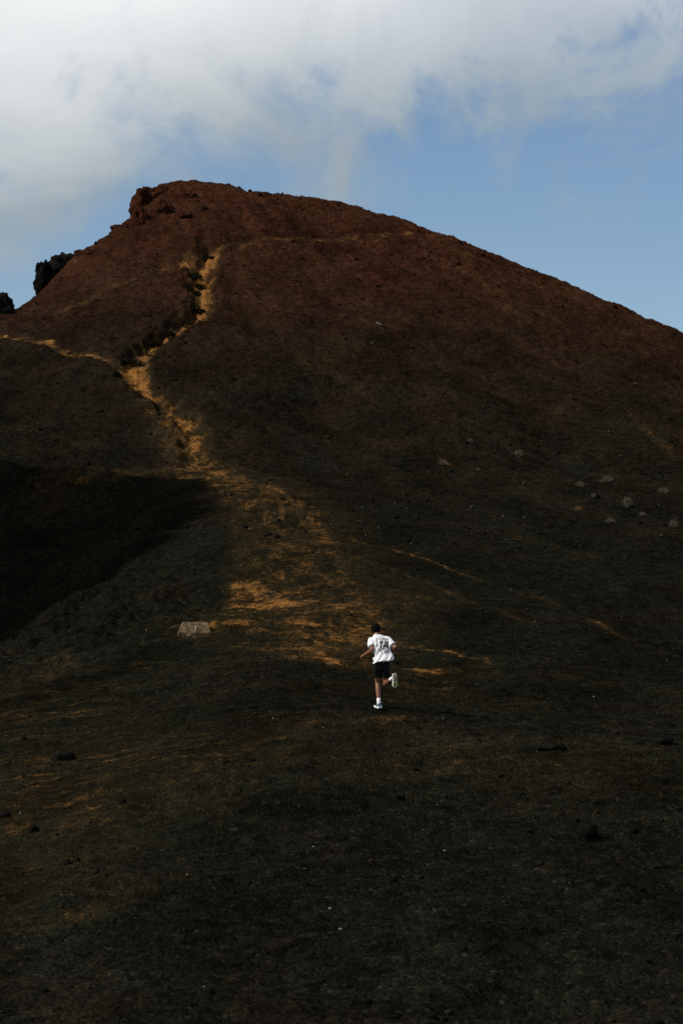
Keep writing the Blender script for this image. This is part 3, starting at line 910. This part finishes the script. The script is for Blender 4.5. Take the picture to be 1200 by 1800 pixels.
# ------------------------------------------------------------------ concrete marker block
def mat_concrete():
    m = bpy.data.materials.new('weathered_concrete'); m.use_nodes = True
    nt = NT(m.node_tree); bs = nt.n['Principled BSDF']; out = nt.n['Material Output']
    tc = nt.node('ShaderNodeTexCoord'); co = tc.outputs['Object']
    a = nt.noise(co, 9.0, 7, 0.7); b = nt.noise(co, 26.0, 5, 0.7)
    c = nt.mix(nt.maprange(a, 0.35, 0.65), (0.072, 0.048, 0.025), (0.28, 0.195, 0.108))
    c = nt.mix(nt.maprange(b, 0.53, 0.62), c, (0.034, 0.026, 0.017))
    nt.link(c, bs.inputs['Base Color']); bs.inputs['Roughness'].default_value = 0.95; bs.inputs['Specular IOR Level'].default_value = 0.15
    bp = nt.node('ShaderNodeBump'); bp.inputs['Strength'].default_value = 1.0; bp.inputs['Distance'].default_value = 0.04
    nt.link(a, bp.inputs['Height']); nt.link(bp.outputs[0], bs.inputs['Normal'])
    return m


def build_block():
    loc = spot(342, 1123)
    root = empty('concrete_block', loc, math.radians(4))
    bm = bmesh.new()
    bmesh.ops.create_cube(bm, size=1.0)
    bmesh.ops.subdivide_edges(bm, edges=bm.edges[:], cuts=15, use_grid_fill=True)
    for v in bm.verts:
        t = v.co.z + 0.5
        hw = 0.46 + (0.325 - 0.46) * t; hd = 0.40 + (0.28 - 0.40) * t
        x, y, z = v.co.x * 2 * hw, v.co.y * 2 * hd, -0.10 + t * 0.42
        n = float(perlin(np.array([x * 7]), np.array([y * 7]), np.array([z * 7]))[0]) * 0.018 + float(perlin(np.array([x * 19]), np.array([y * 19]), np.array([z * 19]))[0]) * 0.010
        # ragged broken foot in front
        und = max(0.0, 0.35 - t) * 0.22 * (1 + 2.2 * float(perlin(np.array([x * 6 + 5]), np.array([0.3]))[0]))
        k = 1 + n / 0.4 * (0.4 + (1 - t))
        v.co = (x * k, (y + und if y < 0 else y) * k, z + n * (0.35 if t > 0.95 else 0.8))
    me = bpy.data.meshes.new('plinth'); bm.to_mesh(me); bm.free()
    me.materials.append(mat_concrete())
    o = bpy.data.objects.new('plinth', me); COL.objects.link(o); o.parent = root
    mk = simple_mat('white_paint_mark', (0.35, 0.33, 0.28), (0.6, 0.58, 0.52), 40, 0.9)
    V = [(0.012, -0.352, 0.22), (0.030, -0.352, 0.22), (0.032, -0.385, 0.12), (0.014, -0.385, 0.12)]
    V = [(a, b - 0.012, c) for a, b, c in V] + [(a, b + 0.03, c) for a, b, c in V]
    mesh_obj('paint_mark', V, [(0, 1, 2, 3), (7, 6, 5, 4), (0, 4, 5, 1), (1, 5, 6, 2), (2, 6, 7, 3), (3, 7, 4, 0)], mk, root, False)
    tag(root, 'weathered concrete block with sloping sides standing on the ridge', 'block')


build_block()

# ------------------------------------------------------------------ the runner
def frames(pts):
    pts = [np.array(p, float) for p in pts]
    out = []
    ref = None
    for i in range(len(pts)):
        t = pts[min(i + 1, len(pts) - 1)] - pts[max(i - 1, 0)]
        t = t / (np.linalg.norm(t) + 1e-9)
        if ref is None:
            ref = np.array([1.0, 0, 0]) if abs(t[0]) < 0.8 else np.array([0, 1.0, 0])
        a = ref - t * (ref @ t); a /= np.linalg.norm(a)
        b = np.cross(t, a); ref = a
        out.append((pts[i], t, a, b))
    return out


def tube(pts, rad, n=14, cap=True):
    """a tapered limb through pts; rad is one radius or (ra, rb) per point; rounded ends"""
    fr = frames(pts); V = []; Fc = []
    rr = [(r, r) if np.isscalar(r) else r for r in rad]
    rings = []
    if cap:
        p, t, a, b = fr[0]; m = min(rr[0])
        for q in (0.95, 0.6): rings.append((p - t * m * q, a, b, rr[0][0] * math.sqrt(1 - q * q), rr[0][1] * math.sqrt(1 - q * q)))
    for (p, t, a, b), (ra, rb) in zip(fr, rr): rings.append((p, a, b, ra, rb))
    if cap:
        p, t, a, b = fr[-1]; m = min(rr[-1])
        for q in (0.6, 0.95): rings.append((p + t * m * q, a, b, rr[-1][0] * math.sqrt(1 - q * q), rr[-1][1] * math.sqrt(1 - q * q)))
    for p, a, b, ra, rb in rings:
        for j in range(n):
            w = 2 * math.pi * j / n
            V.append(p + a * ra * math.cos(w) + b * rb * math.sin(w))
    for i in range(len(rings) - 1):
        for j in range(n):
            Fc.append((i * n + j, i * n + (j + 1) % n, (i + 1) * n + (j + 1) % n, (i + 1) * n + j))
    Fc.append(tuple(range(n))[::-1]); Fc.append(tuple((len(rings) - 1) * n + j for j in range(n)))
    return V, Fc


def ball(c, r, level=3):
    v, f = ico(level)
    return list(v * np.array(r) + np.array(c)), [tuple(q) for q in f]


def remeshed(name, pieces, mat, parent, voxel, smooth=4, fn=None):
    """fuse overlapping pieces into one continuous surface"""
    V = []; Fc = []
    for v, f in pieces:
        k = len(V); V += [tuple(x) for x in v]; Fc += [tuple(int(i) + k for i in q) for q in f]
    o = mesh_obj(name, V, Fc, mat)
    m = o.modifiers.new('r', 'REMESH'); m.mode = 'VOXEL'; m.voxel_size = voxel; m.use_smooth_shade = True
    s = o.modifiers.new('s', 'SMOOTH'); s.factor = 0.5; s.iterations = smooth
    dg = bpy.context.evaluated_depsgraph_get()
    me = bpy.data.meshes.new_from_object(o.evaluated_get(dg))
    bpy.data.objects.remove(o)
    me.name = name
    if fn is not None:
        c = np.empty(len(me.vertices) * 3, np.float32); me.vertices.foreach_get('co', c); c = c.reshape(-1, 3).astype(float)
        nn = np.empty(len(me.vertices) * 3, np.float32); me.vertex_normals.foreach_get('vector', nn); nn = nn.reshape(-1, 3)
        me.vertices.foreach_set('co', fn(c, nn).astype(np.float32).ravel())
    me.polygons.foreach_set('use_smooth', [True] * len(me.polygons))
    me.materials.clear(); me.materials.append(mat)
    me.update()
    o = bpy.data.objects.new(name, me); COL.objects.link(o); o.parent = parent
    return o


def mat_shirt():
    m = bpy.data.materials.new('white_cotton_printed'); m.use_nodes = True
    nt = NT(m.node_tree); bs = nt.n['Principled BSDF']
    tc = nt.node('ShaderNodeTexCoord'); co = tc.outputs['Object']
    sp = nt.node('ShaderNodeSeparateXYZ'); nt.link(co, sp.inputs[0])
    x, y, z = sp.outputs
    geo = nt.node('ShaderNodeNewGeometry')
    def band(v, a, b, s):
        return nt.math('MULTIPLY', nt.maprange(v, a - s, a + s, 0, 1, True), nt.maprange(v, b - s, b + s, 1, 0, True))
    # x of the print leans with the torso
    xx = nt.math('SUBTRACT', x, nt.math('MULTIPLY', nt.math('SUBTRACT', z, 1.26), 0.03))
    box = nt.math('MULTIPLY', band(xx, 0.026, 0.212, 0.010), band(z, 1.122, 1.412, 0.012))
    back = nt.maprange(y, 0.05, 0.09, 1, 0)
    n1 = nt.noise(co, 17.0, 5, 0.65, 1.2)
    n2 = nt.noise(nt.vmul(co, (1.0, 1.0, 0.6)), 42.0, 4, 0.6, 0.8)
    ink = nt.math('MAXIMUM', nt.maprange(n1, 0.475, 0.505), nt.maprange(n2, 0.51, 0.545, 0, 0.95))
    ink = nt.math('MULTIPLY', ink, box)
    # the line of small lettering under the picture
    dash = nt.maprange(nt.noise(nt.vmul(co, (1, 0, 0)), 120.0, 2, 0.5), 0.42, 0.5)
    cap = nt.math('MULTIPLY', nt.math('MULTIPLY', band(xx, 0.06, 0.205, 0.004), band(z, 1.100, 1.116, 0.003)), dash)
    ink = nt.math('MULTIPLY', nt.math('MAXIMUM', ink, cap), back)
    c = nt.mix(nt.math('MULTIPLY', ink, 0.97), (0.74, 0.745, 0.75), (0.014, 0.014, 0.014))
    nt.link(c, bs.inputs['Base Color']); bs.inputs['Roughness'].default_value = 0.9; bs.inputs['Specular IOR Level'].default_value = 0.15
    b = nt.node('ShaderNodeBump'); b.inputs['Strength'].default_value = 0.25; b.inputs['Distance'].default_value = 0.01
    nt.link(nt.noise(co, 14, 4, 0.5), b.inputs['Height']); nt.link(b.outputs[0], bs.inputs['Normal'])
    return m


def build_runner():
    g = spot(664, 1245.5, 45)
    root = empty('person', (g.x, g.y, g.z + 0.005))
    skin = simple_mat('brown_skin', (0.15, 0.060, 0.027), (0.215, 0.090, 0.042), 20, 0.5, 0.1, 0.002, 0.4)
    shorts_m = simple_mat('black_shorts_cloth', (0.008, 0.0076, 0.0072), (0.016, 0.015, 0.014), 25, 0.9, 0.3, 0.01, 0.06)
    sock_m = simple_mat('white_ribbed_sock', (0.66, 0.66, 0.66), (0.78, 0.78, 0.78), 60, 0.9)
    hair_m = simple_mat('black_hair', (0.0015, 0.0015, 0.0015), (0.004, 0.0035, 0.003), 70, 0.8, 0.9, 0.01, 0.05)
    blue_m = simple_mat('blue_mesh_upper', (0.035, 0.10, 0.17), (0.075, 0.17, 0.25), 60, 0.7)
    foam_m = simple_mat('white_foam', (0.66, 0.66, 0.60), (0.76, 0.76, 0.71), 30, 0.7)
    lime_m = simple_mat('lime_rubber', (0.25, 0.32, 0.075), (0.36, 0.42, 0.12), 50, 0.7)
    orange_m = simple_mat('orange_rubber', (0.42, 0.13, 0.03), (0.55, 0.20, 0.05), 50, 0.7)
    black_m = simple_mat('black_rubber', (0.010, 0.010, 0.010), (0.020, 0.020, 0.020), 50, 0.7)

    hipL, kneeL, ankL = (-0.015, 0.0, 0.90), (-0.005, 0.10, 0.52), (0.018, -0.06, 0.115)
    hipR, kneeR, ankR = (0.150, 0.0, 0.90), (0.142, 0.07, 0.475), (0.268, -0.315, 0.600)
    shL, elL, wrL = (-0.120, 0.13, 1.375), (-0.118, -0.06, 1.165), (-0.262, 0.06, 1.075)
    shR, elR, wrR = (0.200, 0.12, 1.375), (0.350, -0.04, 1.215), (0.262, 0.19, 1.130)
    lerp = lambda a, b, t: tuple(np.array(a) * (1 - t) + np.array(b) * t)
    pc = []
    pc.append(tube([(0.065, 0.0, 0.86), (0.065, 0.005, 0.97), (0.058, 0.05, 1.12), (0.045, 0.10, 1.27), (0.04, 0.135, 1.37), (0.01, 0.165, 1.43)],
                   [(0.15, 0.095), (0.145, 0.095), (0.13, 0.085), (0.15, 0.095), (0.13, 0.075), (0.06, 0.05)], 20))
    pc.append(tube([(0.005, 0.165, 1.42), (-0.02, 0.195, 1.50), (-0.035, 0.215, 1.55)], [0.062, 0.055, 0.055]))
    # head turned a little to the left
    hc = np.array((-0.046, 0.235, 1.575))
    Rh = np.array(Matrix.Rotation(math.radians(32), 3, 'Z') @ Matrix.Rotation(math.radians(-8), 3, 'X'))
    H = lambda x, y, z: tuple(hc + Rh @ np.array((x, y, z)))
    def hball(c, r, level=3):
        v, f = ico(level)
        return [tuple(hc + Rh @ (q * np.array(r) + np.array(c))) for q in v], [tuple(q) for q in f]
    pc += [hball((0, 0, 0.02), (0.074, 0.095, 0.098)), hball((0, 0.025, -0.045), (0.056, 0.066, 0.070)), hball((0, 0.060, -0.088), (0.026, 0.026, 0.022)),
           hball((0, 0.098, -0.012), (0.011, 0.020, 0.022)), hball((0, 0.088, -0.052), (0.022, 0.010, 0.008)), hball((0, 0.088, 0.022), (0.046, 0.010, 0.009))]
    for s in (-1, 1):
        pc.append(hball((s * 0.079, 0.002, -0.008), (0.010, 0.019, 0.031), 2))
    # legs
    pc.append(tube([hipL, lerp(hipL, kneeL, 0.5), kneeL, lerp(kneeL, ankL, 0.12), lerp(kneeL, ankL, 0.32), lerp(kneeL, ankL, 0.6), lerp(kneeL, ankL, 0.85), ankL, (0.018, -0.07, 0.06)],
                   [0.085, 0.075, 0.055, 0.050, (0.054, 0.058), 0.044, 0.033, 0.033, 0.030]))
    pc.append(tube([hipR, lerp(hipR, kneeR, 0.5), kneeR, lerp(kneeR, ankR, 0.14), lerp(kneeR, ankR, 0.33), lerp(kneeR, ankR, 0.6), lerp(kneeR, ankR, 0.85), ankR, (0.30, -0.37, 0.61)],
                   [0.085, 0.076, 0.056, 0.052, 0.058, 0.045, 0.034, 0.034, 0.030]))
    pc.append(tube([(0.02, -0.06, 0.055), (-0.01, 0.05, 0.052), (-0.02, 0.09, 0.05)], [0.024, 0.022, 0.016]))
    pc.append(tube([(0.315, -0.365, 0.635), (0.325, -0.36, 0.57), (0.335, -0.365, 0.50)], [0.024, 0.022, 0.016]))
    # arms
    pc.append(tube([shL, lerp(shL, elL, 0.45), elL, lerp(elL, wrL, 0.25), lerp(elL, wrL, 0.65), wrL], [0.056, 0.048, 0.040, 0.042, 0.033, 0.026]))
    pc.append(tube([shR, lerp(shR, elR, 0.45), elR, lerp(elR, wrR, 0.25), lerp(elR, wrR, 0.65), wrR], [0.056, 0.048, 0.041, 0.043, 0.033, 0.026]))
    # hands: palm, four half-curled fingers and a thumb leaving the side of the palm
    def hand(wr, el, palm_n, curl):
        wr = np.array(wr); d = wr - np.array(el); d /= np.linalg.norm(d)
        nrm = np.array(palm_n, float); nrm -= d * (nrm @ d); nrm /= np.linalg.norm(nrm)
        s = np.cross(d, nrm)
        pc.append(tube([wr + d * 0.005, wr + d * 0.045, wr + d * 0.082], [(0.021, 0.021), (0.027, 0.024), (0.026, 0.024)], 12))
        for k, L in enumerate((0.070, 0.080, 0.075, 0.058)):
            b = wr + d * 0.080 + s * (k - 1.5) * 0.0195
            a1 = curl * 0.55; a2 = curl * 1.25
            p1 = b + (d * math.cos(a1) + nrm * math.sin(a1)) * L * 0.45
            p2 = p1 + (d * math.cos(a2) + nrm * math.sin(a2)) * L * 0.33
            a3 = a2 + curl * 0.5
            p3 = p2 + (d * math.cos(a3) + nrm * math.sin(a3)) * L * 0.25
            pc.append(tube([b - d * 0.02, p1, p2, p3], [0.0095, 0.009, 0.0085, 0.0075], 8))
        t0 = wr + d * 0.025 - s * 0.020
        t1 = t0 + d * 0.025 - s * 0.026 + nrm * 0.012; t2 = t1 + d * 0.030 - s * 0.006 + nrm * 0.012
        pc.append(tube([t0, t1, t2], [0.012, 0.0105, 0.0085], 8))
    hand(wrL, elL, (0.2, 0.3, -1.0), 0.75)
    hand(wrR, elR, (-1.0, -0.2, 0.1), 1.1)
    remeshed('body', pc, skin, root, 0.0065, 3)
    for s in (-1, 1):
        v, f = ico(2)
        mesh_obj('eye', [H(*(q * 0.0115 + np.array((s * 0.031, 0.079, 0.006)))) for q in v], f, simple_mat('eye_white', (0.6, 0.6, 0.58), (0.02, 0.015, 0.01), 50, 0.3), root)

    # hair: a close cap with a fuller crown, open over face and ears
    v, f = ico(5)
    q = v * np.array((0.095, 0.116, 0.112)) + np.array((0, -0.008, 0.022))
    keep = (q[:, 2] > -0.072 + 0.25 * np.maximum(q[:, 1], -0.03) + 0.9 * np.maximum(q[:, 1] - 0.03, 0))
    lump = 1 + 0.05 * perlin(v[:, 0] * 5, v[:, 1] * 5, v[:, 2] * 5) + 0.06 * perlin(v[:, 0] * 16, v[:, 1] * 16, v[:, 2] * 16)
    q = np.where(keep[:, None], q * lump[:, None], q * 0.80)
    mesh_obj('hair', [H(*w) for w in q], f, hair_m, root)

    # T-shirt
    sh = []
    rings = [  # centre x, y, z, half width, half depth, slope of the ring to the right
        (0.112, -0.035, 0.945, 0.222, 0.150, 0.20), (0.106, -0.020, 1.00, 0.208, 0.145, 0.16), (0.098, 0.015, 1.08, 0.190, 0.138, 0.10),
        (0.080, 0.055, 1.17, 0.182, 0.134, 0.05), (0.058, 0.090, 1.27, 0.186, 0.134, 0.02), (0.046, 0.115, 1.35, 0.188, 0.122, 0.0),
        (0.040, 0.130, 1.405, 0.160, 0.100, -0.03), (0.022, 0.148, 1.450, 0.115, 0.090, -0.06), (0.000, 0.165, 1.482, 0.070, 0.070, -0.06)]
    n = 40; V = []; Fc = []
    for i, (cx, cy, cz, hw, hd, sl) in enumerate(rings):
        for j in range(n):
            w = 2 * math.pi * j / n
            c_, s_ = math.cos(w), math.sin(w)
            px_ = hw * math.copysign(abs(c_) ** 0.8, c_); py_ = hd * math.copysign(abs(s_) ** 0.8, s_)
            zz = cz + sl * px_
            if i == 0:
                zz += 0.018 * math.sin(3 * w + 0.6) ; px_ *= 1 + 0.06 * math.sin(5 * w)
            V.append((cx + px_, cy + py_, zz))
    for i in range(len(rings) - 1):
        for j in range(n):
            Fc.append((i * n + j, i * n + (j + 1) % n, (i + 1) * n + (j + 1) % n, (i + 1) * n + j))
    Fc.append(tuple(range(n))[::-1]); Fc.append(tuple((len(rings) - 1) * n + j for j in range(n)))
    sh.append((V, Fc))
    sh.append(tube([(-0.06, 0.13, 1.37), (-0.125, 0.12, 1.355), (-0.135, 0.055, 1.285), (-0.125, 0.015, 1.235)], [0.078, 0.084, 0.078, 0.076], 20, False))
    sh.append(tube([(0.13, 0.12, 1.37), (0.205, 0.11, 1.355), (0.255, 0.055, 1.305), (0.300, 0.015, 1.262)], [0.078, 0.082, 0.076, 0.074], 20, False))

    def folds(c, nn):
        x, y, z = c.T
        u = x * 0.8 + z * 0.6                       # folds pulled from the left hem to the right shoulder blade
        low = sstep(z, 1.30, 0.98) if False else 1 - sstep(z, 1.0, 1.32)
        d = 0.026 * (0.35 + low) * perlin((x - 0.55 * z) * 15 + 3, (z + 0.3 * x) * 4.0, y * 5)
        d += 0.016 * low * perlin((x - 0.7 * z) * 27, z * 8, y * 8)
        # deep crease left of the print, from the neck to the waist
        xc = 0.010 - 0.05 * (1.40 - z) + 0.015 * np.sin(z * 17)
        d -= 0.034 * np.exp(-((x - xc) / 0.020) ** 2) * (y < 0.10) * sstep(z, 1.02, 1.12) * (1 - sstep(z, 1.36, 1.42))
        d -= 0.030 * np.exp(-((x + 0.055 - 0.3 * (z - 1.15)) / 0.022) ** 2) * (y < 0.10) * sstep(z, 0.98, 1.05) * (1 - sstep(z, 1.24, 1.30))
        return c + nn * d[:, None]
    remeshed('shirt', sh, mat_shirt(), root, 0.009, 2, folds)['label'] = 'white T-shirt with a black sketch printed on the back'

    # shorts
    so = [tube([(0.068, 0.0, 0.985), (0.066, -0.005, 0.90), (0.066, -0.005, 0.835)], [(0.165, 0.115), (0.172, 0.122), (0.150, 0.110)], 24),
          tube([(-0.020, -0.005, 0.90), (-0.022, 0.03, 0.77), (-0.012, 0.07, 0.640)], [(0.088, 0.105), (0.090, 0.098), (0.082, 0.088)], 20, False),
          tube([(0.152, 0.0, 0.90), (0.150, 0.02, 0.76), (0.150, 0.05, 0.625)], [(0.086, 0.105), (0.092, 0.098), (0.090, 0.088)], 20, False)]

    def sfold(c, nn):
        x, y, z = c.T
        return c + nn * (0.012 * perlin(x * 12, y * 12, z * 7) + 0.006 * perlin(x * 28, y * 28, z * 14))[:, None]
    remeshed('shorts', so, shorts_m, root, 0.009, 2, sfold)

    # socks
    for a, b, c in ((lerp(kneeL, ankL, 0.80), ankL, (0.018, -0.07, 0.07)), (lerp(kneeR, ankR, 0.84), ankR, (0.30, -0.365, 0.61))):
        v, f = tube([a, lerp(a, b, 0.5), b, c], [0.041, 0.040, 0.040, 0.042], 18, False)
        sk = mesh_obj('sock', v, f, sock_m, root)
    # shoes: built toe towards +Y, sole down at z = 0, then set on each foot
    outline = [(-0.135, 0.030), (-0.12, 0.038), (-0.08, 0.040), (-0.03, 0.036), (0.02, 0.040), (0.07, 0.049), (0.105, 0.046), (0.13, 0.034), (0.145, 0.014)]

    def slab(z0, z1, grow, rise=0.0, n0=0):
        pts = [(w + grow, y) for y, w in outline] + [(-w - grow, y) for y, w in reversed(outline)]
        k = len(pts); V = []
        for z in (z0, z1):
            for x, y in pts:
                V.append((x, y, z + rise * max(0, (y - 0.05) / 0.1) ** 2))
        Fc = [tuple(range(k))[::-1], tuple(range(k, 2 * k))] + [(i, (i + 1) % k, k + (i + 1) % k, k + i) for i in range(k)]
        return V, Fc

    def shoe(mtx):
        T = lambda V: [tuple(mtx @ Vector(v)) for v in V]
        V, Fc = slab(0.004, 0.040, 0.004, 0.018)
        up = []
        secs = [(-0.132, 0.030, 0.098), (-0.11, 0.042, 0.112), (-0.05, 0.046, 0.108), (0.0, 0.040, 0.086), (0.05, 0.042, 0.062), (0.10, 0.040, 0.050), (0.135, 0.020, 0.044)]
        n = 14; UV = []; UF = []
        for (y, w, h) in secs:
            for j in range(n):
                a = math.pi * j / (n - 1)
                UV.append((w * math.cos(a) * (1.0 if 0 < j < n - 1 else 1), y, 0.034 + (h - 0.034) * abs(math.sin(a)) ** 0.8 + 0.018 * max(0, (y - 0.05) / 0.1) ** 2))
        for i in range(len(secs) - 1):
            for j in range(n - 1):
                UF.append((i * n + j, i * n + j + 1, (i + 1) * n + j + 1, (i + 1) * n + j))
            UF.append((i * n + n - 1, i * n, (i + 1) * n, (i + 1) * n + n - 1))
        UF.append(tuple(range(n))); UF.append(tuple((len(secs) - 1) * n + j for j in range(n))[::-1])
        s = mesh_obj('shoe', T(UV), UF, blue_m, root)
        mesh_obj('midsole', T(V), Fc, foam_m, s, False)
        def lug(x0, x1, y0, y1, mat, name='tread_lug'):
            r = lambda y: 0.018 * max(0, (y - 0.05) / 0.1) ** 2
            c = [(x0, y0), (x1, y0), (x1, y1), (x0, y1)]
            V = [(x, y, -0.003 + r(y)) for x, y in c] + [(x, y, 0.006 + r(y)) for x, y in c]
            mesh_obj(name, T(V), [(3, 2, 1, 0), (4, 5, 6, 7), (0, 1, 5, 4), (1, 2, 6, 5), (2, 3, 7, 6), (3, 0, 4, 7)], mat, s, False)
        for y in (0.118, 0.092, 0.066, 0.040):
            w = 0.036 if y > 0.11 else 0.045
            lug(-w, -0.013, y - 0.010, y + 0.010, lime_m); lug(0.013, w, y - 0.010, y + 0.010, lime_m); lug(-0.009, 0.009, y - 0.010, y + 0.010, lime_m)
        for y in (-0.118, -0.094):
            lug(-0.034, -0.006, y - 0.009, y + 0.009, lime_m); lug(0.006, 0.034, y - 0.009, y + 0.009, lime_m)
        for sx in (-1, 1):
            for y in (-0.066, -0.038, -0.010):
                lug(min(sx * 0.024, sx * 0.037), max(sx * 0.024, sx * 0.037), y - 0.011, y + 0.011, lime_m)
        lug(-0.017, -0.003, -0.07, 0.018, orange_m, 'tread_strip'); lug(0.004, 0.017, -0.07, -0.02, orange_m, 'tread_strip')
        lug(0.004, 0.017, -0.015, 0.018, black_m, 'tread_strip')
        return s
    shoe(Matrix.Translation((0.0, 0.02, 0.004)) @ Matrix.Rotation(math.radians(20), 4, 'Z') @ Matrix.Translation((0, 0, 0)))
    # raised foot: sole towards the camera, toe down
    R = Matrix((( -1, 0, 0), (0, 0, 1), (0, -1, 0))).transposed()   # local x,y,z axes as rows -> columns
    ax_x = Vector((-1, 0, 0)); ax_y = Vector((0.06, 0.10, -0.99)).normalized(); ax_z = Vector((-0.30, 0.93, 0.10))
    ax_z = (ax_z - ax_y * ax_z.dot(ax_y)).normalized(); ax_x = ax_y.cross(ax_z)
    M = Matrix((ax_x, ax_y, ax_z)).transposed().to_4x4(); M.translation = Vector((0.338, -0.425, 0.567))
    shoe(M)
    tag(root, 'person running uphill in a white printed T-shirt and black shorts', 'person')


build_runner()
